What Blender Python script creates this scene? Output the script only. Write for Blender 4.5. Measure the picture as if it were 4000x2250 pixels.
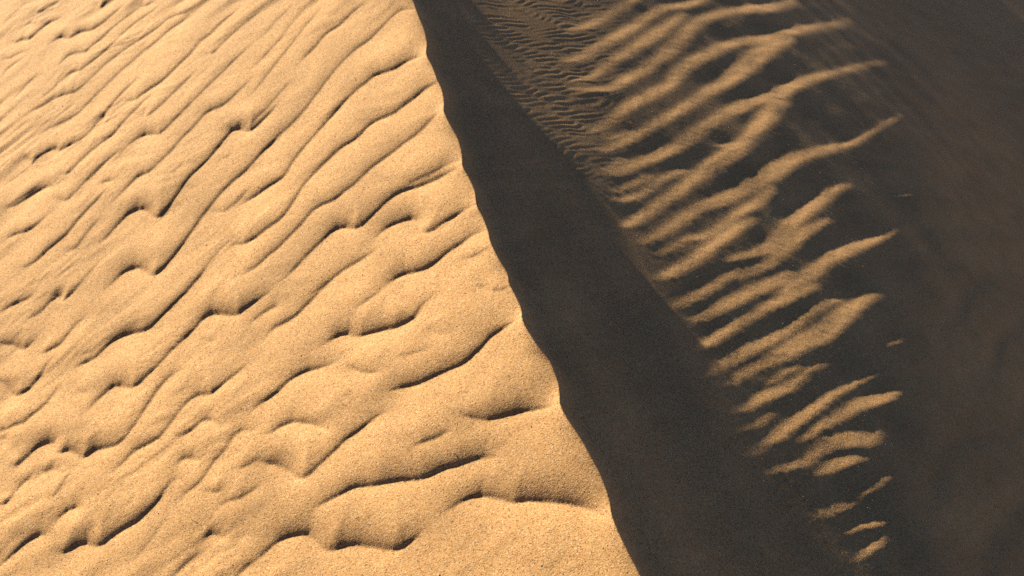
import bpy, math
import numpy as np
from math import radians, sin, cos, tan, sqrt

scene = bpy.context.scene
for o in list(bpy.data.objects):
    bpy.data.objects.remove(o)

# ------------------------------------------------------------------ camera
W0, H0 = 2576.0, 1449.0                 # size of the tracing frame
FOC = 50.0 / 36.0 * W0
PITCH = radians(42.0)
DIST = 2.2
CAM = np.array([0.0, -DIST * cos(PITCH), DIST * sin(PITCH)])
cam_d = bpy.data.cameras.new("camera")
cam = bpy.data.objects.new("camera", cam_d)
scene.collection.objects.link(cam)
scene.camera = cam
cam.location = CAM.tolist()
cam.rotation_euler = (radians(90) - PITCH, 0, 0)
cam_d.sensor_width = 36.0
cam_d.lens = 50.0
cam_d.clip_start = 0.05
cam_d.clip_end = 2000.0
cam_d.dof.use_dof = True
cam_d.dof.focus_distance = 2.0
cam_d.dof.aperture_fstop = 11.0

# ------------------------------------------------------------------ light
SUN_EL = radians(15.0)
SUN_AZ = np.array([-0.58, 0.815]); SUN_AZ /= np.linalg.norm(SUN_AZ)   # ground direction towards the sun
T_SUN = tan(SUN_EL)
world = bpy.data.worlds.new("World")
scene.world = world
world.use_nodes = True
nt = world.node_tree
bg = nt.nodes["Background"]
sky = nt.nodes.new("ShaderNodeTexSky")
sky.sky_type = 'NISHITA'
sky.sun_disc = False
sky.altitude = 1200.0
sky.air_density = 0.25
sky.dust_density = 0.05
sky.ozone_density = 0.7
sky.sun_elevation = SUN_EL
sky.sun_rotation = math.atan2(SUN_AZ[0], SUN_AZ[1])
nt.links.new(sky.outputs[0], bg.inputs[0])
bg.inputs[1].default_value = 0.05
sun_d = bpy.data.lights.new("sun", 'SUN')
sun_d.energy = 5.0
sun_d.angle = radians(0.53)
sun_d.color = (1.0, 0.85, 0.60)
sun = bpy.data.objects.new("sun", sun_d)
scene.collection.objects.link(sun)
import mathutils
Ldir = mathutils.Vector((SUN_AZ[0] * cos(SUN_EL), SUN_AZ[1] * cos(SUN_EL), sin(SUN_EL)))
sun.rotation_euler = Ldir.to_track_quat('Z', 'Y').to_euler()
scene.view_settings.view_transform = 'Standard'
scene.view_settings.look = 'None'
scene.view_settings.exposure = 1.29
scene.view_settings.gamma = 1.0
scene.view_settings.use_curve_mapping = False
scene.render.engine = 'CYCLES'
scene.cycles.use_denoising = False
scene.cycles.max_bounces = 5
scene.cycles.diffuse_bounces = 2

# ------------------------------------------------------------------ tracing helpers
def rays(uv):
    uv = np.asarray(uv, float)
    a = (uv[:, 0] - W0 / 2) / FOC
    b = -(uv[:, 1] - H0 / 2) / FOC
    fy, fz = cos(PITCH), -sin(PITCH)
    uy, uz = sin(PITCH), cos(PITCH)
    return np.stack([a, b * uy + fy, b * uz + fz], 1)

def project(x, y, z):
    dx, dy, dz = x - CAM[0], y - CAM[1], z - CAM[2]
    f = dy * cos(PITCH) - dz * sin(PITCH)
    f = np.maximum(f, 0.05)
    up = dy * sin(PITCH) + dz * cos(PITCH)
    return W0 / 2 + FOC * dx / f, H0 / 2 - FOC * up / f

def hit(uv, zf):
    d = rays(uv)
    lo = np.full(len(d), 0.3); hi = np.full(len(d), 9.0)
    for _ in range(40):
        m = (lo + hi) / 2
        p = CAM + d * m[:, None]
        below = p[:, 2] < zf(p[:, 0], p[:, 1])
        hi = np.where(below, m, hi); lo = np.where(below, lo, m)
    return CAM + d * hi[:, None]

def spline(P, step):
    P = np.asarray(P, float)
    if len(P) < 3:
        n = max(2, int(np.linalg.norm(P[-1, :2] - P[0, :2]) / step))
        return P[0] + (P[-1] - P[0]) * np.linspace(0, 1, n)[:, None]
    Q = np.vstack([2 * P[0] - P[1], P, 2 * P[-1] - P[-2]])
    out = []
    for i in range(len(P) - 1):
        a, b, c, d = Q[i:i + 4]
        n = max(1, int(np.linalg.norm(c[:2] - b[:2]) / step))
        t = np.arange(n)[:, None] / n
        out.append(0.5 * (2 * b + (c - a) * t + (2 * a - 5 * b + 4 * c - d) * t * t + (3 * b - a - 3 * c + d) * t ** 3))
    out.append(P[-1:])
    return np.vstack(out)

def sstep(x):
    x = np.clip(x, 0, 1)
    return x * x * (3 - 2 * x)

rng = np.random.RandomState(7)
_tab = rng.rand(256, 256)
def vnoise(x, y, seed=0):
    """smooth value noise, -1..1"""
    x = x + seed * 17.31; y = y + seed * 9.17
    xi = np.floor(x).astype(np.int64); yi = np.floor(y).astype(np.int64)
    fx = x - xi; fy = y - yi
    fx = fx * fx * fx * (fx * (fx * 6 - 15) + 10); fy = fy * fy * fy * (fy * (fy * 6 - 15) + 10)
    x0 = xi & 255; x1 = (xi + 1) & 255; y0 = yi & 255; y1 = (yi + 1) & 255
    a = _tab[x0, y0]; b = _tab[x1, y0]; c = _tab[x0, y1]; d = _tab[x1, y1]
    return 2 * ((a + (b - a) * fx) * (1 - fy) + (c + (d - c) * fx) * fy) - 1

def fbm(x, y, octv=3, seed=0):
    s = 0; a = 1.0; n = 0
    for k in range(octv):
        s = s + a * vnoise(x * 2 ** k, y * 2 ** k, seed + k * 3); n += a; a *= 0.5
    return s / n

# ------------------------------------------------------------------ the brink of the dune
brink_px = [(1040,0),(1050,30),(1067,72),(1074,108),(1073,142),(1088,170),(1100,200),(1112,225),(1117,255),(1117,283),
 (1130,310),(1152,345),(1162,385),(1164,418),(1180,445),(1194,475),(1200,517),(1214,542),(1227,575),(1235,610),(1255,650),
 (1275,680),(1282,712),(1296,740),(1308,765),(1313,785),(1314,804),(1325,830),(1353,870),(1383,902),(1395,930),(1405,960),
 (1408,994),(1410,1024),(1428,1060),(1463,1107),(1488,1150),(1508,1184),(1523,1220),(1533,1254),(1537,1280),(1539,1296),
 (1553,1334),(1578,1384),(1598,1419),(1613,1449)]
bw = hit(spline(brink_px, 6), lambda x, y: 0 * x)
o_ = np.argsort(bw[:, 1]); BX, BY = bw[o_, 0], bw[o_, 1]
BY, ui = np.unique(np.round(BY, 5), return_index=True); BX = BX[ui]
fit = np.polyfit(BY, BX, 1)
K_CREST = fit[0]                                    # dx/dy of the mean crest
print("crest slope", fit, "y range", BY[0], BY[-1])
def crest_mean(y): return fit[0] * y + fit[1]
def crest(y):
    w = np.interp(y, BY, BX - crest_mean(BY))
    e = 0.012 * np.sin(y * 31) * np.exp(-np.clip(np.maximum(y - BY[-1], BY[0] - y), 0, None) / 2.0)
    out = np.clip(np.maximum(y - BY[-1], BY[0] - y) / 0.1, 0, 1)
    far = 0.6 * np.sin(np.clip(np.abs(y) - 8, 0, None) * 0.2)
    return crest_mean(y) + w * (1 - out) + out * (e - 0.0) + far
CN = np.array([1.0, -K_CREST]); CN /= np.linalg.norm(CN)      # unit normal of the crest, to the lee (right)
LEE_K = T_SUN / float(-(CN @ SUN_AZ))                          # slope of the lee face that just grazes the sun
print("lee slope", math.degrees(math.atan(LEE_K)))

def z_left_base(x, y):
    s = np.maximum((crest_mean(y) - x) * CN[0], -0.2)
    far = 2.6
    sc = np.minimum(s, far)
    return -(0.32 * sc + 0.035 * sc * sc) - np.clip(s - far, 0, None) * 0.0

def z_plane(x, y):
    return -LEE_K * (x - crest_mean(y)) * CN[0]

# curves on the lee face: where the cast shadow of the crest ends, where the face rolls over
end_px = [(1150,-20),(1175,60),(1215,180),(1270,290),(1395,365),(1515,430),(1570,560),(1632,680),(1680,800),(1725,930),
          (1770,1060),(1835,1180),(1915,1330),(1980,1449)]
roll_px = [(2580,-20),(2480,60),(2400,160),(2350,300),(2335,480),(2310,600),(2310,870),(2320,1000),(2330,1200),(2330,1449)]
def curve_fn(px):
    p = hit(spline(px, 15), z_plane)
    o = np.argsort(p[:, 1]); Y = p[o, 1]; D = p[o, 0] - crest_mean(Y)
    yy = np.arange(-2.0, 4.0, 0.01)
    dd = np.interp(yy, Y, D)
    g = np.exp(-0.5 * (np.arange(-40, 41) / 12.0) ** 2); g /= g.sum()
    dd = np.convolve(np.pad(dd, 40, mode='edge'), g, 'valid')
    return lambda y: np.interp(y, yy, dd) + crest_mean(y)
x_end = curve_fn(end_px); x_roll = curve_fn(roll_px)
# ------------------------------------------------------------------ ripples traced on the windward slope
T = {1: (0, 0), 2: (644, 0), 5: (0, 724.5), 6: (644, 724.5), 3: (1288, 0), 4: (1932, 0), 7: (1288, 724.5), 8: (1932, 724.5)}
RIP = [
(1,.7,[(165,62),(190,68),(215,62),(240,45),(270,25),(310,5)]),
(1,.7,[(470,12),(490,25),(497,43),(512,38),(530,20),(560,-6)]),
(1,.8,[(48,222),(56,208),(75,218),(95,210),(115,200),(140,205),(165,190),(190,165),(240,120),(290,100),(340,75)]),
(1,.8,[(215,245),(240,235),(270,210),(310,185),(345,197),(370,185),(400,163),(430,158),(465,155),(490,140),(530,110),(580,65),(620,30),(660,0)]),
(1,.5,[(0,305),(25,300),(50,300),(75,285),(110,268),(140,262)]),
(1,.6,[(-8,392),(12,388),(40,350),(80,320),(130,290)]),
(1,.7,[(30,528),(45,530),(75,500),(120,450),(170,400),(210,365)]),
(1,.8,[(268,325),(286,320),(293,338),(310,322),(345,285),(385,270),(430,268),(460,240),(510,200),(570,140),(620,100),(680,50),(730,10)]),
(1,.5,[(700,18),(715,16),(728,28),(750,18),(790,0)]),
(1,.7,[(175,530),(215,500),(260,465),(300,425),(340,385),(375,365),(405,362),(430,345),(470,310),(530,260),(590,200),(650,140),(700,100),(760,60),(820,10)]),
(1,.6,[(100,620),(170,560),(215,540),(260,510),(310,485),(360,475),(380,468),(430,430),(480,380),(540,320),(600,270),(660,230),(720,190),(790,140),(850,90),(880,75),(930,65),(990,20),(1020,5)]),
(1,.35,[(0,735),(40,700),(110,640),(160,600)]),
(1,.6,[(200,690),(250,650),(300,628),(350,605),(400,570),(450,520),(500,470),(560,410),(620,350),(680,300),(720,260),(780,215),(850,150),(920,100),(1000,50)]),
(1,.8,[(100,770),(140,800),(158,828),(175,810),(210,780),(250,755),(280,745),(293,760),(320,750),(370,725),(410,705),(440,680),(490,620),(540,560),(600,490),(660,430),(730,370)]),
(1,.75,[(600,530),(625,512),(655,508),(685,508),(710,485),(760,450),(830,400),(900,330),(960,270),(1010,210),(1060,170),(1120,110),(1180,60),(1230,20)]),
(1,.4,[(490,590),(510,575),(528,590),(520,622),(540,615),(580,580)]),
(1,.35,[(0,960),(50,915),(100,880),(150,840),(200,800)]),
(1,.35,[(0,1090),(50,1040),(110,1000),(170,960),(230,910)]),
(1,.8,[(303,850),(318,878),(335,886),(355,870),(390,830),(440,780),(490,740),(540,700),(570,680),(620,620),(680,560),(730,510),(800,450)]),
(1,.7,[(712,540),(735,565),(732,592),(760,580),(800,550),(840,510),(900,450),(960,390),(1020,320)]),
(1,.7,[(590,800),(630,750),(680,705),(730,675),(760,675),(800,680),(830,660),(870,620),(930,560),(1000,490),(1060,430),(1130,360),(1200,290),(1288,210)]),
(1,.9,[(32,1025),(50,1043),(70,1040),(110,1015),(160,980),(210,950),(250,938),(275,945)]),
(1,.9,[(262,988),(300,1005),(320,1018),(345,1010),(370,985),(420,930),(480,870),(540,810),(590,770),(640,720)]),
(1,.5,[(500,930),(525,918),(550,912),(575,918)]),
(1,.75,[(520,1060),(580,1010),(640,950),(700,890),(740,880),(765,865),(810,820),(870,760),(920,700),(980,640),(1030,580),(1060,560),(1110,545),(1160,510),(1220,450),(1288,390)]),
(1,.7,[(0,1240),(50,1195),(80,1182),(120,1175),(170,1150),(230,1100),(270,1060)]),
(1,1.0,[(480,1250),(540,1190),(600,1120),(650,1070),(690,1050),(720,1045),(750,1060),(765,1085),(785,1092),(810,1085),(850,1040),(900,970),(950,900),(1000,850),(1060,790),(1100,740),(1140,690),(1170,650),(1200,642),(1230,655),(1255,660),(1288,640),(1350,580),(1420,500)]),
(1,.95,[(85,1345),(110,1352),(150,1340),(190,1310),(240,1260),(290,1220),(340,1180),(390,1120),(440,1060),(500,1000),(560,930)]),
(1,.7,[(300,1310),(330,1275),(350,1258),(380,1252),(410,1215),(460,1150),(530,1080)]),
(1,1.0,[(500,1475),(530,1449),(570,1410),(620,1360),(670,1333),(700,1333),(730,1350),(755,1375),(780,1375),(810,1355),(860,1300),(920,1220),(970,1150),(1010,1090),(1050,1040),(1110,970),(1170,910),(1230,860),(1288,800),(1340,740),(1400,690),(1450,650)]),
(1,.4,[(950,1449),(1000,1390),(1050,1320),(1100,1260),(1150,1210),(1190,1180),(1230,1168)]),
(1,.6,[(1020,255),(1045,272),(1065,275),(1090,255),(1130,210),(1190,150),(1250,100),(1288,70),(1350,10)]),
(1,.3,[(330,1500),(400,1430),(470,1350),(540,1270)]),
(1,.3,[(760,1140),(830,1080),(880,1010)]),
(1,.3,[(840,900),(900,855),(930,840)]),
(1,.35,[(1100,800),(1140,795),(1180,765)]),
(1,.3,[(560,230),(600,235),(650,215),(700,195)]),
(1,.35,[(1030,1050),(1080,1050),(1120,1060),(1180,1020),(1240,960),(1288,910)]),
(1,.3,[(20,130),(60,80),(110,40),(150,0)]),
(1,.35,[(120,140),(150,120),(175,128),(200,100)]),
(2,.4,[(0,215),(50,170),(100,110),(150,60),(200,0)]),
(2,.45,[(-60,395),(0,335),(60,270),(130,190),(180,120),(240,50),(280,0)]),
(2,.45,[(-60,520),(0,460),(60,380),(120,300),(190,210),(250,130),(310,60),(360,10)]),
(2,.75,[(185,332),(215,320),(260,270),(300,230),(330,190),(370,150),(420,120),(470,70),(530,20),(560,0)]),
(2,.5,[(-70,690),(0,610),(50,560),(100,500),(160,430),(200,380)]),
(2,.65,[(0,800),(60,740),(110,680),(160,640),(230,570),(300,480),(360,400),(430,310),(500,240),(570,190),(640,120),(700,60),(740,35),(790,30)]),
(2,.9,[(-120,1060),(-60,1010),(0,975),(40,945),(90,915),(140,885),(180,820),(240,740),(310,660),(370,590),(430,520),(500,450),(560,400),(600,365),(650,350),(700,335),(740,310),(790,288),(830,285),(862,285)]),
(2,.9,[(-150,1260),(-110,1225),(-60,1220),(0,1190),(50,1150),(110,1110),(150,1070),(190,1010),(240,930),(300,860),(350,810),(410,750),(450,720),(510,685),(570,620),(620,590),(680,570),(730,535),(790,490),(850,440),(912,408)]),
(2,.85,[(-100,1400),(-60,1375),(0,1340),(50,1290),(110,1240),(170,1180),(230,1120),(280,1060),(330,1025),(390,1005),(440,965),(500,920),(560,860),(620,810),(690,760),(750,710),(810,670),(870,610),(910,575),(950,567)]),
(2,.85,[(80,1440),(140,1400),(200,1340),(260,1270),(320,1210),(370,1160),(410,1130),(450,1125),(490,1135),(530,1125),(580,1080),(640,1020),(700,970),(760,940),(830,920),(900,895),(960,865),(1045,835)]),
(2,.35,[(740,925),(820,895),(900,860),(970,820),(1020,810)]),
(2,.9,[(560,1215),(600,1180),(650,1130),(700,1100),(740,1085),(775,1073),(805,1080),(820,1110),(825,1145),(850,1158),(890,1145),(940,1110),(1000,1080),(1050,1050),(1118,1034)]),
(2,.8,[(240,1500),(300,1460),(340,1430),(400,1380),(450,1340),(520,1300),(580,1260),(640,1220)]),
(2,.9,[(600,1475),(640,1440),(700,1385),(750,1358),(800,1350),(850,1335),(890,1315),(930,1280),(980,1240),(1040,1205),(1090,1170),(1130,1160),(1172,1162)]),
(2,.5,[(1030,1290),(1080,1285),(1130,1270),(1190,1240)]),
(2,.5,[(1090,1435),(1140,1435),(1180,1465),(1230,1462),(1290,1440)]),
(5,.8,[(-30,140),(0,120),(40,95),(90,70),(150,45),(190,10)]),
(5,.9,[(118,143),(140,155),(170,140),(215,105),(250,65),(290,30),(305,28),(312,60),(340,40),(380,5),(430,-50)]),
(5,1.0,[(-30,268),(0,268),(30,270),(70,278),(100,295),(118,300),(150,280),(200,230)]),
(5,.8,[(200,280),(208,318),(225,325),(260,300),(300,280),(340,230),(390,170),(430,145),(455,155)]),
(5,1.1,[(-40,440),(0,455),(30,485),(50,520),(70,533),(100,530),(150,500),(200,440),(250,360),(300,310)]),
(5,1.1,[(340,440),(370,400),(400,378),(450,355),(480,340),(510,310),(560,260),(610,230),(660,215),(720,208),(760,190),(810,140),(860,90),(900,50),(940,10),(1000,-60),(1060,-130)]),
(5,.5,[(405,335),(430,322),(460,322)]),
(5,.9,[(-40,705),(0,708),(30,705),(80,688),(120,680),(160,640),(200,610),(240,570),(290,500),(340,440)]),
(5,.35,[(370,505),(400,515),(445,540)]),
(5,1.0,[(395,662),(440,620),(490,560),(540,510),(570,482),(600,478),(630,492),(665,495),(700,480),(750,430),(810,370),(860,310),(920,250),(980,190),(1030,130),(1060,112),(1100,112),(1150,122),(1200,122),(1230,100),(1288,60),(1350,20),(1400,-20)]),
(5,1.1,[(40,850),(52,885),(70,897),(95,885),(140,840),(190,790),(240,770),(265,772),(275,820),(300,830),(340,812),(365,820),(400,840),(415,855),(440,840),(480,812),(530,805),(590,790),(630,760),(680,690),(730,610),(780,530),(830,460),(880,420),(940,400)]),
(5,.7,[(248,1038),(262,1062),(290,1040),(320,990),(370,910),(410,868)]),
(5,.8,[(520,975),(570,930),(630,870),(680,815),(740,785),(800,750),(850,690),(900,620),(950,560),(1000,530),(1060,530),(1100,500),(1160,450),(1220,400),(1288,330)]),
(5,.75,[(840,743),(870,743),(920,738),(970,710),(1010,665),(1045,655),(1080,670),(1120,710)]),
(5,.8,[(-30,1085),(0,1095),(20,1098),(50,1070),(100,1000),(150,950),(200,890)]),
(5,.8,[(270,1200),(300,1155),(340,1115),(380,1105),(412,1125)]),
(5,1.1,[(268,1275),(285,1315),(310,1330),(350,1315),(390,1285),(430,1272),(450,1285),(480,1295),(520,1285),(560,1250),(620,1210),(680,1180),(730,1140),(790,1080),(830,1020),(860,980),(880,962),(930,968)]),
(5,1.0,[(-40,1430),(0,1397),(50,1355),(110,1295),(160,1260),(200,1240),(240,1238),(265,1220)]),
(5,.7,[(850,1130),(890,1090),(930,1040),(1000,985),(1040,930),(1080,870),(1130,820),(1170,750),(1210,715),(1260,712),(1310,730)]),
(5,.7,[(880,890),(905,868),(925,852),(960,850),(1005,880)]),
(5,.7,[(1035,1005),(1060,1032),(1090,1035),(1130,1010)]),
(5,.7,[(1075,1135),(1100,1110),(1140,1080),(1200,1068),(1240,1045),(1288,1010),(1340,960)]),
(5,.45,[(640,1400),(700,1340),(760,1270),(810,1200),(850,1130)]),
(5,.7,[(850,1475),(880,1449),(930,1390),(1000,1330),(1030,1332)]),
(5,.7,[(1010,1290),(1030,1258),(1060,1228),(1095,1235),(1125,1270)]),
(5,.6,[(1160,1480),(1190,1449),(1240,1400),(1288,1360)]),
(5,.3,[(1010,235),(1050,262),(1090,250)]),
(5,.4,[(1170,900),(1210,912),(1260,885),(1320,850)]),
(5,.4,[(1100,1320),(1130,1330),(1180,1300),(1210,1260),(1240,1265)]),
(5,.4,[(-20,740),(20,745),(40,790),(50,840)]),
(5,.35,[(180,880),(220,925),(260,905),(300,940)]),
(6,.6,[(-40,180),(0,145),(50,105),(95,83),(125,95)]),
(6,.8,[(0,300),(50,240),(90,190),(150,160),(200,130),(240,90),(280,50),(330,0),(400,-60)]),
(6,.6,[(490,100),(540,75),(590,40),(640,0)]),
(6,1.0,[(300,310),(330,285),(370,255),(420,220),(460,212),(490,225),(520,228),(570,215),(630,200),(700,190),(760,165),(800,140),(830,90),(880,40),(930,5)]),
(6,.9,[(-50,660),(0,600),(50,565),(110,520),(160,465),(210,430),(270,400),(340,388),(400,365),(450,335)]),
(6,.7,[(450,370),(490,395),(530,415),(580,425),(640,420)]),
(6,1.1,[(615,523),(660,523),(710,505),(770,488),(840,470),(910,435),(980,405),(1050,375),(1100,330),(1140,290),(1180,240),(1230,205),(1288,172),(1345,158)]),
(6,1.2,[(990,625),(1010,635),(1050,648),(1100,658),(1160,662),(1220,650),(1288,632),(1338,615),(1408,605),(1468,600),(1535,600)]),
(6,.95,[(10,738),(50,735),(80,730),(130,690),(180,672),(240,675),(300,690),(350,715),(400,718)]),
(6,.95,[(-30,850),(0,860),(40,870),(110,885),(160,910),(190,945),(230,960),(270,950),(310,910),(360,860),(410,810),(460,760),(520,720),(580,670),(620,640),(700,622)]),
(6,.6,[(770,820),(810,800),(860,778),(920,755),(980,715)]),
(6,1.15,[(250,1160),(300,1110),(360,1075),(420,1045),(480,1010),(540,995),(610,990),(680,970),(760,960),(830,955),(890,930),(950,900),(1020,880),(1090,858),(1150,845),(1200,850),(1260,875)]),
(6,1.25,[(900,1145),(920,1130),(970,1110),(1020,1070),(1080,1035),(1130,1022),(1180,1028),(1240,1045),(1288,1060),(1348,1055),(1438,1055),(1518,1062),(1588,1068),(1648,1080),(1708,1105),(1750,1135),(1795,1165)]),
(6,1.1,[(-60,1420),(0,1365),(50,1320),(110,1265),(170,1235),(220,1225),(260,1222),(290,1250),(320,1290),(360,1308),(400,1305),(450,1285),(520,1280),(580,1290),(640,1305),(690,1310),(740,1300),(790,1265),(830,1230),(880,1180)]),
(6,.35,[(860,180),(890,215),(930,235),(975,240)]),
(6,.3,[(700,350),(760,345),(830,325),(900,290)]),
]

# ------------------------------------------------------------------ mesh grid (s = offset from the brink, y along)
def axis(knots):
    out = [knots[0][0]]
    for (a, ha), (b, hb) in zip(knots[:-1], knots[1:]):
        v = a
        L = b - a
        n = max(1, int(round(L / ((ha - hb) / math.log(ha / hb) if abs(ha - hb) > 1e-9 else ha))))
        t = np.arange(1, n + 1) / n
        if abs(ha - hb) > 1e-9:
            r = hb / ha
            x = a + L * (r ** t - 1) / (r - 1)
        else:
            x = a + L * t
        out.extend(x.tolist())
    return np.array(out)
QL = 1.0
def hq(h): return h / QL if h < 0.02 else h
S_ax = axis([(a, hq(h)) for a, h in [(-400, 60), (-8, .8), (-2.0, .02), (-1.5, .0034), (-0.7, .0025), (0, .0019), (0.9, .0031), (1.45, .0042), (2.2, .02), (8, .8), (400, 60)]])
Y_ax = axis([(a, hq(h)) for a, h in [(-300, 60), (-6, .7), (-1.2, .02), (-0.85, .0028), (-0.3, .0023), (0.4, .0028), (1.2, .0032), (2.3, .0065), (3.0, .02), (10, .8), (600, 70)]])
i0 = int(np.argmin(np.abs(S_ax))); S_ax[i0] = 0.0
print("grid", len(S_ax), len(Y_ax), len(S_ax) * len(Y_ax))
SS, YY = np.meshgrid(S_ax, Y_ax)
XX = SS + crest(YY)
LEFT = SS <= 0
ny, nx = SS.shape

# ---- windward side
Zl = z_left_base(XX, YY)
SL1, SL2 = 0.54, 0.44
lines = []
for tile, amp, pts in RIP:
    off = np.array(T[tile])
    p = np.array(pts, float) / 2 + off
    w = hit(p, z_left_base)[:, :2]
    lines.append((amp, spline(w, 0.008)))
# every traced line is the foot of a little slip face: ask for that slope there, for
# nothing elsewhere, and take the smoothest relief that agrees (Poisson, by FFT)
LR = 0.002
LX0, LY0, LNX, LNY = -2.2, -1.1, 1350, 1536
lx = LX0 + LR * np.arange(LNX); ly = LY0 + LR * np.arange(LNY)
TX = np.zeros((LNY, LNX)); TY = np.zeros((LNY, LNX))
for k, (amp, P) in enumerate(lines):
    amp = min(amp * 0.85 + 0.15, 1.0)
    cx, cy = P[:, 0].mean(), P[:, 1].mean()
    sp = 0.042 + 0.058 * np.clip((cx + 1.0) / 0.9, 0, 1) + 0.02 * np.clip(-cy / 0.4, 0, 1)
    r1 = 0.34 * sp * (0.6 + 0.4 * amp)
    R = 3.0 * r1
    c0, c1 = np.searchsorted(lx, [P[:, 0].min() - R, P[:, 0].max() + R])
    d0, d1 = np.searchsorted(ly, [P[:, 1].min() - R, P[:, 1].max() + R])
    qx, qy = np.meshgrid(lx[c0:c1], ly[d0:d1])
    best = np.full(qx.shape, R * R); sd = np.zeros(qx.shape); ta = np.zeros(qx.shape)
    NX = np.zeros(qx.shape); NY = np.zeros(qx.shape)
    seg = P[1:] - P[:-1]; sl = np.linalg.norm(seg, axis=1); cum = np.concatenate([[0], np.cumsum(sl)])
    for i in range(len(seg)):
        e0, e1 = np.searchsorted(lx[c0:c1], [min(P[i, 0], P[i + 1, 0]) - R, max(P[i, 0], P[i + 1, 0]) + R])
        f0, f1 = np.searchsorted(ly[d0:d1], [min(P[i, 1], P[i + 1, 1]) - R, max(P[i, 1], P[i + 1, 1]) + R])
        w = (slice(f0, f1), slice(e0, e1))
        dx = qx[w] - P[i, 0]; dy = qy[w] - P[i, 1]
        t = np.clip((dx * seg[i, 0] + dy * seg[i, 1]) / (sl[i] ** 2 + 1e-12), 0, 1)
        ex = dx - t * seg[i, 0]; ey = dy - t * seg[i, 1]
        dd = ex * ex + ey * ey
        b = dd < best[w]
        best[w] = np.where(b, dd, best[w])
        sd[w] = np.where(b, seg[i, 0] * dy - seg[i, 1] * dx, sd[w])
        ta[w] = np.where(b, cum[i] + t * sl[i], ta[w])
        NX[w] = np.where(b, ex, NX[w]); NY[w] = np.where(b, ey, NY[w])
    dist = np.sqrt(best); tl = cum[-1]
    nrm = np.maximum(dist, 1e-6)
    endc = P[-1, 0] > crest(P[-1, 1]) - 0.03
    tp = min(0.05, tl * 0.3)
    taper = sstep(ta / tp) * (1.0 if endc else sstep((tl - ta) / tp))
    lv = 1.0 + 0.15 * vnoise(ta * 16, ta * 0 + k, 5)
    dot = (NX * SUN_AZ[0] + NY * SUN_AZ[1]) / nrm          # how squarely this face turns its back on the sun
    fd = np.clip((NX * 0.40 + NY * 0.917) / nrm, 0, 1)      # and how squarely it faces down-wind
    rr1 = r1 * (0.75 + 0.65 * fd)
    prof = SL1 * (0.50 + 0.66 * fd) * np.exp(-(dist / rr1) ** 1.25) + SL2 * (1.0 + 0.1 * fd) * np.exp(-(dist / 0.0040) ** 1.5)
    prof *= np.clip(1.5 - 0.6 * dot, 0.8, 1.8)
    prof *= sstep((R - dist) / (0.4 * R)) * amp * lv * taper * (sd > 0) * (dist < R)
    # the surface climbs away from the foot, to the up-wind side
    TX[d0:d1, c0:c1] += prof * NX / nrm
    TY[d0:d1, c0:c1] += prof * NY / nrm
    # above a hook the whole surface dips down-wind towards its point
    side = 0.60 * np.exp(-(dist / (1.9 * r1)) ** 2) * sstep((R - dist) / (0.5 * R)) * amp * taper * (sd > 0) * np.clip(0.55 - dot, 0, 0.8) * (dist < R)
    TX[d0:d1, c0:c1] += side * SUN_AZ[0]
    TY[d0:d1, c0:c1] += side * SUN_AZ[1]
g = np.hypot(TX, TY)
lim = 1.0 / np.maximum(1.0, g / 0.92)
TX *= lim; TY *= lim
kx_ = np.fft.fftfreq(LNX, LR) * 2 * math.pi; ky_ = np.fft.fftfreq(LNY, LR) * 2 * math.pi
KX, KY = kx_[None], ky_[:, None]
K2 = KX ** 2 + KY ** 2
HG = np.real(np.fft.ifft2((-1j * KX * np.fft.fft2(TX) - 1j * KY * np.fft.fft2(TY)) / (K2 + 22.0 ** 2)))
def bil(img, fx, fy):
    h, w = img.shape
    fx = np.clip(fx, 0, w - 1.001); fy = np.clip(fy, 0, h - 1.001)
    xi = fx.astype(int); yi = fy.astype(int); tx = fx - xi; ty = fy - yi
    return (img[yi, xi] * (1 - tx) + img[yi, xi + 1] * tx) * (1 - ty) + (img[yi + 1, xi] * (1 - tx) + img[yi + 1, xi + 1] * tx) * ty
H = bil(HG, (XX - LX0) / LR, (YY - LY0) / LR)
H *= 1 - 0.35 * sstep(1 + SS / 0.045)
H *= sstep(np.minimum.reduce([XX - lx[0], lx[-1] - XX, YY - ly[0], ly[-1] - YY]) / 0.1)

# ripples beyond the traced ones, and the faint secondary relief between them
u, v = project(XX, YY, Zl)
inside = sstep((np.minimum.reduce([u + 60, v + 60, H0 + 60 - v])) / 160)
nx_, ny_ = 0.62, -0.78                                # down-wind normal of the ripples on this slope
a_ = XX * nx_ + YY * ny_
b_ = XX * ny_ - YY * nx_
wp = 0.35 * fbm(a_ * 4, b_ * 2.0, 3, 2)
ph = a_ / 0.085 + wp * 3.2
fr = ph - np.floor(ph)
saw = np.where(fr < 0.66, sstep(fr / 0.66) * 0.6 + 0.4 * fr / 0.66, 1 - sstep((fr - 0.66) / 0.34))
amp_n = 0.0055 * (0.6 + 0.5 * vnoise(a_ * 3, b_ * 3, 4))
near = np.exp(-np.clip(np.hypot(XX, YY) - 6, 0, None) / 10)
H *= 1 - 0.1 * sstep(1 + SS / 0.04)
bf = 1 - 0.85 * sstep(1 + SS / 0.10)
H += bf * (1 - inside) * (saw - 0.5) * amp_n * near
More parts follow.
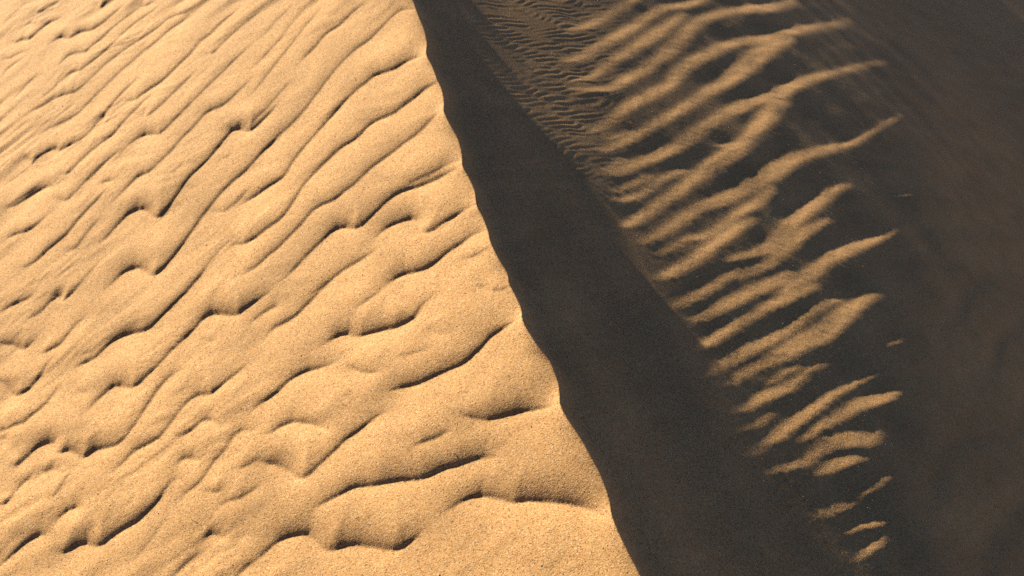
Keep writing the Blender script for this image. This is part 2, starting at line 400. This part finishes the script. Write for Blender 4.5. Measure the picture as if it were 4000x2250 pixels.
# secondary crescents
g1 = fbm(a_ * 30 + 1.8 * vnoise(a_ * 9, b_ * 9, 11), b_ * 17, 2, 21)
g2 = fbm(a_ * 75 + 2.5 * vnoise(a_ * 14, b_ * 14, 12), b_ * 42, 2, 31)
pat = sstep((fbm(XX * 5, YY * 5, 2, 41) + 0.15) / 0.5)
far_l = sstep((-SS - 0.25) / 0.5)
H += bf * near * ((0.0006 + 0.0006 * far_l) * g1 + (0.0001 + 0.0008 * pat * (0.15 + 0.85 * far_l)) * np.minimum(g2, 0.25) * 0.9)
# long low swell
H += bf * near * 0.006 * fbm(a_ * 3.0, b_ * 2.0, 2, 51)
Zl = Zl + H
# the lip sags where it bulges out over the lee face, so the brink keeps to the face it slides on
yu = np.arange(-3.0, 5.0, 0.004)
du = np.interp(yu, Y_ax, z_plane(XX[:, i0], Y_ax) - Zl[:, i0])
gu_ = np.exp(-0.5 * (np.arange(-120, 121) / 40.0) ** 2); gu_ /= gu_.sum()
du = du - np.convolve(np.pad(du, 120, mode='edge'), gu_, 'valid')
Zl = Zl + 0.85 * np.interp(YY, yu, du) * np.exp(np.clip(SS, -2, 0) / 0.02)
# far plain
rr = np.hypot(XX, YY)
farz = 1.5 * fbm(XX * 0.02, YY * 0.02, 3, 61) * sstep((rr - 15) / 60)

# ------------------------------------------------------------------ lee face
BAND = [
(3,[(290,155,14),(380,130,30),(450,95,38),(540,40,35),(620,-5,30)]),
(3,[(270,310,12),(350,285,36),(430,240,45),(520,190,45),(620,130,45),(700,75,45),(760,45,35),(820,35,30),(900,20,35),(980,-5,25)]),
(3,[(290,410,8),(400,390,22),(440,360,38),(520,300,45),(600,250,50),(680,200,55),(760,150,60),(830,100,45),(870,70,16)]),
(3,[(300,450,8),(420,450,18),(500,445,32),(560,410,45),(640,370,50),(710,320,50),(780,265,60),(850,205,70),(900,140,60),(960,100,45),(1030,75,40),(1120,55,40),(1200,45,40),(1288,40,45),(1350,28,35),(1420,5,25)]),
(3,[(400,660,14),(450,640,34),(520,590,45),(600,530,50),(700,480,55),(790,430,50),(840,370,60),(900,320,60),(980,280,55),(1060,240,55),(1150,210,40),(1220,205,50),(1288,190,50),(1370,165,45),(1450,150,40),(1550,132,30),(1640,118,22),(1700,100,10)]),
(3,[(450,760,18),(530,730,33),(620,690,40),(700,640,45),(790,590,45),(880,530,50),(970,470,50),(1060,420,60),(1130,370,80),(1200,310,95),(1270,250,100),(1330,225,70),(1400,195,40)]),
(3,[(500,880,14),(560,860,38),(640,820,45),(740,780,55),(840,730,55),(900,690,60),(960,650,55),(1020,610,60),(1100,560,60),(1170,530,60),(1250,500,50),(1350,470,70),(1400,440,60),(1500,400,45),(1620,365,28),(1720,340,22),(1800,320,16),(1880,300,8)]),
(3,[(520,965,12),(580,940,30),(640,915,30),(690,885,18)]),
(3,[(530,1005,16),(600,1000,30),(680,960,30),(750,910,35),(830,870,35),(880,860,16)]),
(3,[(480,700,12),(540,680,20),(600,660,12)]),
(3,[(440,880,8),(500,845,18),(560,800,16)]),
(3,[(560,1140,18),(620,1110,45),(700,1060,50),(760,1010,50),(840,960,55),(900,910,60),(980,850,70),(1060,800,75),(1140,750,80),(1190,690,55),(1230,640,80),(1300,570,90),(1360,520,60)]),
(3,[(1040,738,14),(1110,728,24),(1180,715,30)]),
(3,[(660,1220,22),(740,1180,50),(820,1130,55),(900,1080,60),(960,1040,60),(1050,1010,60),(1130,970,70),(1200,930,80),(1288,880,95),(1350,840,95),(1420,800,70),(1510,770,50),(1600,750,45),(1660,735,38),(1740,705,28),(1830,650,18),(1920,595,18),(1980,560,8)]),
(3,[(740,1280,12),(820,1240,25),(900,1200,30),(960,1190,30),(1040,1150,35),(1120,1090,40),(1180,1050,40),(1240,1015,50),(1300,960,50)]),
(3,[(730,1400,22),(820,1370,50),(900,1320,55),(980,1260,60),(1060,1200,60),(1130,1150,50),(1210,1105,26)]),
(3,[(1100,1310,24),(1170,1290,40),(1240,1270,45),(1300,1240,70),(1388,1140,80),(1458,1080,70),(1538,1020,60),(1618,960,48),(1690,930,22)]),
(3,[(1130,1400,20),(1200,1370,36),(1288,1330,50),(1388,1240,65),(1488,1160,50),(1590,1110,22)]),
(4,[(70,1475,30),(130,1430,55),(200,1390,70),(300,1310,70),(380,1270,60),(480,1230,50),(580,1190,32),(660,1135,28),(700,1115,10)]),
(4,[(620,988,14),(700,975,22),(780,962,10)]),
(7,[(800,100,18),(870,75,45),(950,35,50),(1010,0,45),(1080,-50,40),(1140,-90,20)]),
(7,[(910,165,22),(980,140,45),(1060,95,55),(1130,60,60),(1210,20,60),(1300,-20,60),(1400,-60,50)]),
(7,[(920,300,26),(1000,270,45),(1080,220,45),(1150,175,40),(1220,140,36),(1290,95,45),(1350,70,50),(1430,30,50),(1520,-5,36)]),
(7,[(940,450,16),(1020,410,45),(1100,370,50),(1180,320,60),(1250,290,55),(1310,260,55),(1370,225,48),(1440,180,50),(1510,130,45),(1590,80,36),(1650,65,16)]),
(7,[(1080,500,14),(1130,460,35),(1200,410,45),(1260,390,50),(1310,360,65),(1388,320,80),(1488,260,95),(1568,220,105),(1648,160,95),(1718,100,75),(1788,60,55),(1845,30,18)]),
(7,[(1130,620,22),(1200,590,45),(1270,550,50),(1350,520,55),(1410,490,50),(1480,430,30),(1570,380,10)]),
(7,[(1300,485,14),(1370,430,22),(1440,400,16)]),
(7,[(1150,720,14),(1230,690,26),(1300,640,18)]),
(8,[(-110,850,14),(-50,820,26),(0,780,40),(60,740,55),(120,690,60),(190,640,60),(260,590,50),(340,530,40),(420,490,30),(500,450,25),(580,410,20),(650,370,14),(700,350,6)]),
(8,[(590,290,18),(650,262,30),(705,232,12)]),
(8,[(180,770,14),(250,710,40),(320,670,50),(400,620,60),(480,580,65),(560,560,60),(620,540,50),(675,500,14)]),
(8,[(20,930,14),(100,900,30),(180,880,35),(240,840,50),(300,790,60),(380,770,60),(460,760,60),(530,765,50),(565,720,14)]),
(8,[(270,930,24),(340,890,45),(420,870,40),(495,860,18)]),
(8,[(450,1060,8),(500,1020,28),(560,980,34),(620,940,14)]),
(8,[(240,1140,14),(310,1120,40),(380,1100,40),(435,1085,14)]),
(8,[(410,1230,14),(470,1200,28),(540,1190,24),(590,1185,8)]),
(8,[(450,1370,12),(500,1320,35),(550,1290,35),(585,1250,10)]),
]
DIP = 0.0075; GAP = 0.0015; K_LIT = 0.22; EPS = 0.002; LIFT = 0.08
# mask of the sun-facing ripple flanks, drawn once on a flat sheet
RS = 0.5                                            # sheet pixels per tracing pixel
SW, SH = int(1700 * RS), int(1600 * RS)
OX, OY = 1000.0, -80.0
gu, gv = np.meshgrid((np.arange(SW) + .5) / RS + OX, (np.arange(SH) + .5) / RS + OY)
MASK = np.zeros((SH, SW))
for tile, pts in BAND:
    P = np.array(pts, float)
    P[:, 0] = P[:, 0] / 2 + T[tile][0]; P[:, 1] = P[:, 1] / 2 + T[tile][1]; P[:, 2] /= (3.3 if P[0, 1] < 1150 else 2.6)     # half width
    P = spline(P, 4)
    for x, y, h in P:
        h = max(h, 1.5)
        R = h + 7
        a0 = max(0, int((x - R - OX) * RS)); a1 = min(SW, int((x + R - OX) * RS) + 2)
        b0 = max(0, int((y - R - OY) * RS)); b1 = min(SH, int((y + R - OY) * RS) + 2)
        if a1 <= a0 or b1 <= b0: continue
        d = np.hypot(gu[b0:b1, a0:a1] - x, gv[b0:b1, a0:a1] - y)
        MASK[b0:b1, a0:a1] = np.maximum(MASK[b0:b1, a0:a1], sstep((h + 2.5 - d) / (0.40 * h + 5)))
# The face is laid out along the sun's own direction: it is a plane that just grazes the sun,
# plus a relief q summed step by step down the light from the brink.
RD = -SUN_AZ
PD = np.array([-RD[1], RD[0]])
rs = 0.003
ra = np.arange(-4.2, 2.3, rs); pa = np.arange(-1.4, 4.1, rs)
RR, PP = np.meshgrid(ra, pa)
GX = RR * RD[0] + PP * PD[0]; GY = RR * RD[1] + PP * PD[1]
xc, xe, xr = crest_mean(GY), x_end(GY), x_roll(GY)
c1, c2 = 0.88, -0.475
ga = GX * c1 + GY * c2; gb = GX * c2 - GY * c1
gph = ga / 0.075 + 1.3 * fbm(ga * 4, gb * 2, 3, 71)
Ip = sstep((np.sin(gph * 2 * math.pi) + 0.1) / 1.0) * 0.9
tt = (GX - xc) / np.maximum(xe - xc, .04)
ro = sstep((GX - xr + 0.02) / 0.15)
on = sstep((tt - 0.9) / 0.15)
onp = sstep((tt - 1.0) / 0.5) * (1 - sstep((GX - xr + 0.10) / 0.15))
# fine wind streaks where the crest's shadow ends
fa = GX * 0.80 - GY * 0.60; fb = GX * 0.60 + GY * 0.80
wpf = 4.6 * vnoise(fa * 14, fb * 9, 91) + 1.3 * vnoise(fa * 45, fb * 26, 92)
fine = 0.45 * (np.sin(fa * 2 * math.pi / 0.0125 + wpf) + np.sin((fa + 0.10 * fb) * 2 * math.pi / 0.0160 + 1.4 * wpf)) * (0.7 + 0.7 * vnoise(fa * 40, fb * 16, 93))
wv = 0.92 + 0.42 * vnoise(ga * 42 + 1.5 * vnoise(ga * 10, gb * 6, 76), gb * 8, 75)
rough = vnoise(GX * 75, GY * 75, 97) * 0.6 + vnoise(GX * 150, GY * 150, 98) * 0.3
rph = (GX * 0.83 - GY * 0.557) / 0.135 + 0.6 * fbm(GX * 2.0, GY * 2.0, 2, 81)
sw = np.sin(rph * 2 * math.pi)
wav = (0.5 * sw + 0.12 * np.sin(2 * rph * 2 * math.pi + 0.6)) * (0.75 + 0.5 * vnoise(GX * 5, GY * 5, 82))
kk = np.exp(-0.5 * (np.arange(-16, 17) * rs / 0.012) ** 2); kk /= kk.sum()
kb = np.exp(-0.5 * (np.arange(-60, 61, 3) * rs / 0.055) ** 2); kb /= kb.sum()
RATE = RD[0] - K_CREST * RD[1]                      # metres gained on the crest per metre down the light
tc = np.clip(tt, 0, 1)
qb = -DIP * np.sin(math.pi * tc) * (1 - 0.25 * tc) * np.clip((xe - xc) / 0.3, 0.15, 1.2) - GAP * sstep(tc) * np.clip((xe - xc - 0.05) / 0.25, 0, 1.4)
# how far the windward side really stands proud of the grazing plane, light ray by light ray
pk = np.arange(-1.45, 4.15, 0.01)
rq = np.arange(-4.2, 2.3, 0.005)
QR, QP = np.meshgrid(rq, pk)
QX = QR * RD[0] + QP * PD[0]; QY = QR * RD[1] + QP * PD[1]
QS = QX - crest(QY)
QZ = bil(Zl, np.interp(QS, S_ax, np.arange(nx)), np.interp(QY, Y_ax, np.arange(ny)))
sk = np.where((QS <= 0) & (QS > -0.5), QZ - z_plane(QX, QY), -9).max(1)
sk = np.where(sk < -1, 0, sk)
pd_ = np.pad(sk, 2, mode='edge')
sk = np.min([pd_[a:a + len(sk)] for a in range(5)], axis=0)
gk = np.exp(-0.5 * (np.arange(-12, 13) / 4.0) ** 2); gk /= gk.sum()
sk = np.convolve(np.pad(sk, 12, mode='edge'), gk, 'valid')
qb += np.interp(PP, pk, sk) * sstep(tc / 0.6)
qb -= EPS * np.clip(GX - xe, 0, None) / RATE
qb -= 0.10 * 0.05 * np.logaddexp(0, np.clip((GX - xr) / 0.05, -50, 200)) / RATE
ql = LIFT * sstep((GX - xe) / 0.5)
for it in range(5):                                   # the relief shifts where the traced flanks fall: settle it
    pu, pv = project(GX, GY, z_plane(GX, GY) + ql)
    inv = sstep(np.minimum.reduce([pu - 1040, 2620 - pu, pv + 70, 1500 - pv]) / 60)
    Ib = bil(MASK, (pu - OX) * RS - .5, (pv - OY) * RS - .5)
    fz = sstep((pu - 1150) / 90) * sstep((1600 - pu) / 150) * sstep((pv + 60) / 60) * sstep((500 - pv) / 160) * sstep((tt - 0.2) / 0.3)
    I = Ib * inv + Ip * (1 - inv) * onp
    m = K_LIT * I * wv + fz * 0.03 * on
    ql = np.cumsum(np.where(tt < 0, 0, m), 1) * rs
    # its slow climb is shared out sideways, its ripples stay sharp
    cs = np.cumsum(np.pad(ql, ((0, 0), (31, 30)), mode='edge'), 1)
    low = (cs[:, 60:] - cs[:, :-60])[:, :ql.shape[1]] / 60.0
    pad = np.pad(ql - low, ((16, 16), (0, 0)), mode='edge')
    hi = sum(kk[a] * pad[a:a + len(pa)] for a in range(33))
    pad = np.pad(low, ((60, 60), (0, 0)), mode='edge')
    ql = hi + sum(kb[a] * pad[a * 3:a * 3 + len(pa)] for a in range(41))
    ql = ql + qb
k2 = np.exp(-0.5 * (np.arange(-120, 121, 4) * rs / 0.17) ** 2); k2 /= k2.sum()
pad = np.pad(ql, ((120, 120), (0, 0)), mode='edge')
qs = sum(k2[a] * pad[4 * a:4 * a + len(pa)] for a in range(61))
ql = ql + (qs - ql) * sstep((GX - xr + 0.04) / 0.16)
ql += 0.0075 * wav * sstep((GX - xr + 0.12) / 0.22)
ql += np.where(tt > 0, 0.00042 * fz * fine * (1 - 0.8 * Ib) + on * (1 - ro) * (0.00002 * fine + (0.0001 + 0.0004 * Ib) * rough), 0)
def q_base(x, y):
    r = x * RD[0] + y * RD[1]; p = x * PD[0] + y * PD[1]
    return bil(ql, (r - ra[0]) / rs, (p - pa[0]) / rs)

Zr = z_plane(XX, YY) + q_base(XX, YY)
zb = Zl[:, i0][:, None]                    # height of the brink in each row
zr0 = Zr[:, i0][:, None]
kz = np.exp(-0.5 * (np.arange(-40, 41) / 14.0) ** 2); kz /= kz.sum()
zbs = np.convolve(np.pad((zb - zr0)[:, 0], 40, mode='edge'), kz, 'valid')[:, None]
Zr = Zr + zbs * np.exp(-np.clip(SS, 0, None) / 0.05) + (zb - zr0 - zbs) * np.exp(-np.clip(SS, 0, None) / 0.005) - 0.012 * np.clip(SS, 0, 1) / 0.025 * np.exp(1 - np.clip(SS, 0, 1) / 0.025) + near * 0.0012 * fbm(XX * 4, YY * 4, 2, 95) * sstep(SS / .1)
foot = -90.0  # unseen foot set very deep, to keep sunlit bounce off the lee face
k = 0.5
Zr = foot + k * np.logaddexp(0, np.clip((Zr - foot) / k, -200, 1e5))
Z = np.where(LEFT, Zl, Zr)
# low rolling relief far out on both flanks; the lee side lies far deeper
Z = Z * (1 - 0 * rr) + farz
Z = np.where(np.isfinite(Z), Z, 0)

me = bpy.data.meshes.new("ground")
co = np.empty((ny * nx, 3), np.float32)
co[:, 0] = XX.ravel(); co[:, 1] = YY.ravel(); co[:, 2] = Z.ravel()
ii = np.arange(ny * nx, dtype=np.int32).reshape(ny, nx)
quads = np.stack([ii[:-1, :-1], ii[:-1, 1:], ii[1:, 1:], ii[1:, :-1]], -1).reshape(-1)
nf = (ny - 1) * (nx - 1)
me.vertices.add(ny * nx); me.vertices.foreach_set("co", co.ravel())
me.loops.add(nf * 4); me.loops.foreach_set("vertex_index", quads)
me.polygons.add(nf)
me.polygons.foreach_set("loop_start", np.arange(0, nf * 4, 4, dtype=np.int32))
me.polygons.foreach_set("loop_total", np.full(nf, 4, np.int32))
me.polygons.foreach_set("use_smooth", np.ones(nf, bool))
me.update(); me.validate()

# ------------------------------------------------------------------ sand material
mat = bpy.data.materials.new("sand")
mat.use_nodes = True
nt = mat.node_tree; N = nt.nodes; Lk = nt.links
bsdf = N["Principled BSDF"]
tc = N.new("ShaderNodeTexCoord")
def node(t, **kw):
    n = N.new(t)
    for a, b in kw.items(): setattr(n, a, b)
    return n
def vor(scale, rand=1.0):
    n = node("ShaderNodeTexVoronoi", feature='F1'); n.inputs["Scale"].default_value = scale
    n.inputs["Randomness"].default_value = rand
    Lk.new(tc.outputs["Object"], n.inputs["Vector"]); return n
def noi(scale, det=2.0, rough=0.5):
    n = node("ShaderNodeTexNoise"); n.inputs["Scale"].default_value = scale
    n.inputs["Detail"].default_value = det; n.inputs["Roughness"].default_value = rough
    Lk.new(tc.outputs["Object"], n.inputs["Vector"]); return n
v1 = vor(720)
sep = node("ShaderNodeSeparateColor"); Lk.new(v1.outputs["Color"], sep.inputs[0])
ramp = node("ShaderNodeValToRGB"); ramp.color_ramp.interpolation = 'CONSTANT'
cr = ramp.color_ramp
cols = [(0.0, (.18, .095, .05)), (0.05, (.42, .215, .085)), (0.20, (.53, .305, .125)), (0.48, (.58, .345, .15)), (0.76, (.63, .39, .185)), (0.96, (.74, .55, .35))]
cr.elements[0].position = cols[0][0]; cr.elements[0].color = (*cols[0][1], 1)
cr.elements[1].position = cols[1][0]; cr.elements[1].color = (*cols[1][1], 1)
for p, c in cols[2:]:
    e = cr.elements.new(p); e.color = (*c, 1)
Lk.new(sep.outputs[0], ramp.inputs[0])
n1 = noi(9, 4, .6); n2 = noi(230, 2, .6)
mx = node("ShaderNodeMix", data_type='RGBA', blend_type='MULTIPLY'); mx.inputs[0].default_value = 1.0
mr = node("ShaderNodeMapRange"); mr.inputs[1].default_value = .3; mr.inputs[2].default_value = .7; mr.inputs[3].default_value = .92; mr.inputs[4].default_value = 1.07
Lk.new(n1.outputs[0], mr.inputs[0])
mr2 = node("ShaderNodeMapRange"); mr2.inputs[1].default_value = .3; mr2.inputs[2].default_value = .7; mr2.inputs[3].default_value = .90; mr2.inputs[4].default_value = 1.08
Lk.new(n2.outputs[0], mr2.inputs[0])
mp = node("ShaderNodeMapping"); mp.inputs["Scale"].default_value = (2.0, 13.0, 2.0)
mr_ = node("ShaderNodeMapping"); mr_.inputs["Rotation"].default_value = (0, 0, radians(-52))
Lk.new(tc.outputs["Object"], mr_.inputs["Vector"]); Lk.new(mr_.outputs[0], mp.inputs["Vector"])
n3 = node("ShaderNodeTexNoise"); n3.inputs["Scale"].default_value = 1.0; n3.inputs["Detail"].default_value = 4; n3.inputs["Distortion"].default_value = 0.8
Lk.new(mp.outputs[0], n3.inputs["Vector"])
mr3 = node("ShaderNodeMapRange"); mr3.inputs[1].default_value = .3; mr3.inputs[2].default_value = .7; mr3.inputs[3].default_value = .86; mr3.inputs[4].default_value = 1.08
Lk.new(n3.outputs[0], mr3.inputs[0])
m0 = node("ShaderNodeMath", operation='MULTIPLY'); Lk.new(mr.outputs[0], m0.inputs[0]); Lk.new(mr3.outputs[0], m0.inputs[1])
mm = node("ShaderNodeMath", operation='MULTIPLY'); Lk.new(m0.outputs[0], mm.inputs[0]); Lk.new(mr2.outputs[0], mm.inputs[1])
Lk.new(ramp.outputs[0], mx.inputs[6]); Lk.new(mm.outputs[0], mx.inputs[7])
Lk.new(mx.outputs[2], bsdf.inputs["Base Color"])
bsdf.inputs["Roughness"].default_value = 0.85
bsdf.inputs["Specular IOR Level"].default_value = 0.25
b1 = node("ShaderNodeBump"); b1.inputs["Strength"].default_value = 0.3; b1.inputs["Distance"].default_value = 0.0009
vb = vor(480); Lk.new(vb.outputs["Distance"], b1.inputs["Height"]); b1.invert = True
b2 = node("ShaderNodeBump"); b2.inputs["Strength"].default_value = 0.35; b2.inputs["Distance"].default_value = 0.0012
Lk.new(noi(260, 3, .6).outputs[0], b2.inputs["Height"])
Lk.new(b1.outputs[0], b2.inputs["Normal"]); Lk.new(b2.outputs[0], bsdf.inputs["Normal"])
me.materials.append(mat)
ground = bpy.data.objects.new("ground", me)
scene.collection.objects.link(ground)
ground["kind"] = "structure"
ground["label"] = "wind rippled orange sand dune with a sharp crest and a shaded lee face"

# ------------------------------------------------------------------ loose coarse grains lying on the slopes
def mat_plain(name, col, rough, spec):
    m_ = bpy.data.materials.new(name); m_.use_nodes = True
    b_ = m_.node_tree.nodes["Principled BSDF"]
    nz = m_.node_tree.nodes.new("ShaderNodeTexNoise"); nz.inputs["Scale"].default_value = 300
    rp = m_.node_tree.nodes.new("ShaderNodeValToRGB")
    rp.color_ramp.elements[0].position = .3; rp.color_ramp.elements[0].color = (*[c * .7 for c in col], 1)
    rp.color_ramp.elements[1].position = .7; rp.color_ramp.elements[1].color = (*col, 1)
    m_.node_tree.links.new(nz.outputs[0], rp.inputs[0]); m_.node_tree.links.new(rp.outputs[0], b_.inputs["Base Color"])
    b_.inputs["Roughness"].default_value = rough; b_.inputs["Specular IOR Level"].default_value = spec
    return m_
gm = [mat_plain("orange_grain", (.60, .36, .16), .7, .3), mat_plain("dark_grain", (.13, .07, .045), .6, .4), mat_plain("pale_grain", (.80, .78, .74), .35, .6)]
NG = 26000
rg = np.random.RandomState(3)
gs = rg.uniform(-1.35, 1.45, NG); gyy = rg.uniform(-0.75, 1.9, NG)
gx_ = gs + crest(gyy)
gz = bil(Z, np.interp(gs, S_ax, np.arange(nx)), np.interp(gyy, Y_ax, np.arange(ny)))
kind = rg.choice(3, NG, p=[.60, .30, .10])
rad = rg.uniform(.00040, .00075, NG) * np.where(kind == 2, 0.9, 1.0) * (1 + 0.8 * (rg.rand(NG) > .985))
octv = np.array([(1, 0, 0), (0, 1, 0), (-1, 0, 0), (0, -1, 0), (0, 0, .75), (0, 0, -.75)], float)
octf = np.array([(0, 1, 4), (1, 2, 4), (2, 3, 4), (3, 0, 4), (1, 0, 5), (2, 1, 5), (3, 2, 5), (0, 3, 5)])
an = rg.uniform(0, 6.28, NG); sc3 = rg.uniform(.75, 1.25, (NG, 1, 3))
V = octv[None] * sc3 * rad[:, None, None] + rg.normal(0, .12, (NG, 6, 3)) * rad[:, None, None]
ca, sa = np.cos(an)[:, None], np.sin(an)[:, None]
V = np.stack([V[..., 0] * ca - V[..., 1] * sa, V[..., 0] * sa + V[..., 1] * ca, V[..., 2]], -1)
V += np.stack([gx_, gyy, gz + rad * 0.30], -1)[:, None, :]
Fg = (octf[None] + 6 * np.arange(NG)[:, None, None]).reshape(-1)
gme = bpy.data.meshes.new("sand_grains")
gme.vertices.add(NG * 6); gme.vertices.foreach_set("co", V.astype(np.float32).ravel())
gme.loops.add(NG * 24); gme.loops.foreach_set("vertex_index", Fg.astype(np.int32))
gme.polygons.add(NG * 8)
gme.polygons.foreach_set("loop_start", np.arange(0, NG * 24, 3, dtype=np.int32))
gme.polygons.foreach_set("loop_total", np.full(NG * 8, 3, np.int32))
for m_ in gm: gme.materials.append(m_)
gme.polygons.foreach_set("material_index", np.repeat(kind, 8).astype(np.int32))
gme.update(); gme.validate()
grains = bpy.data.objects.new("sand_grains", gme)
scene.collection.objects.link(grains)
grains["kind"] = "stuff"
grains["label"] = "loose coarse pale, dark and orange grains scattered over the dune"
grains["category"] = "sand grains"
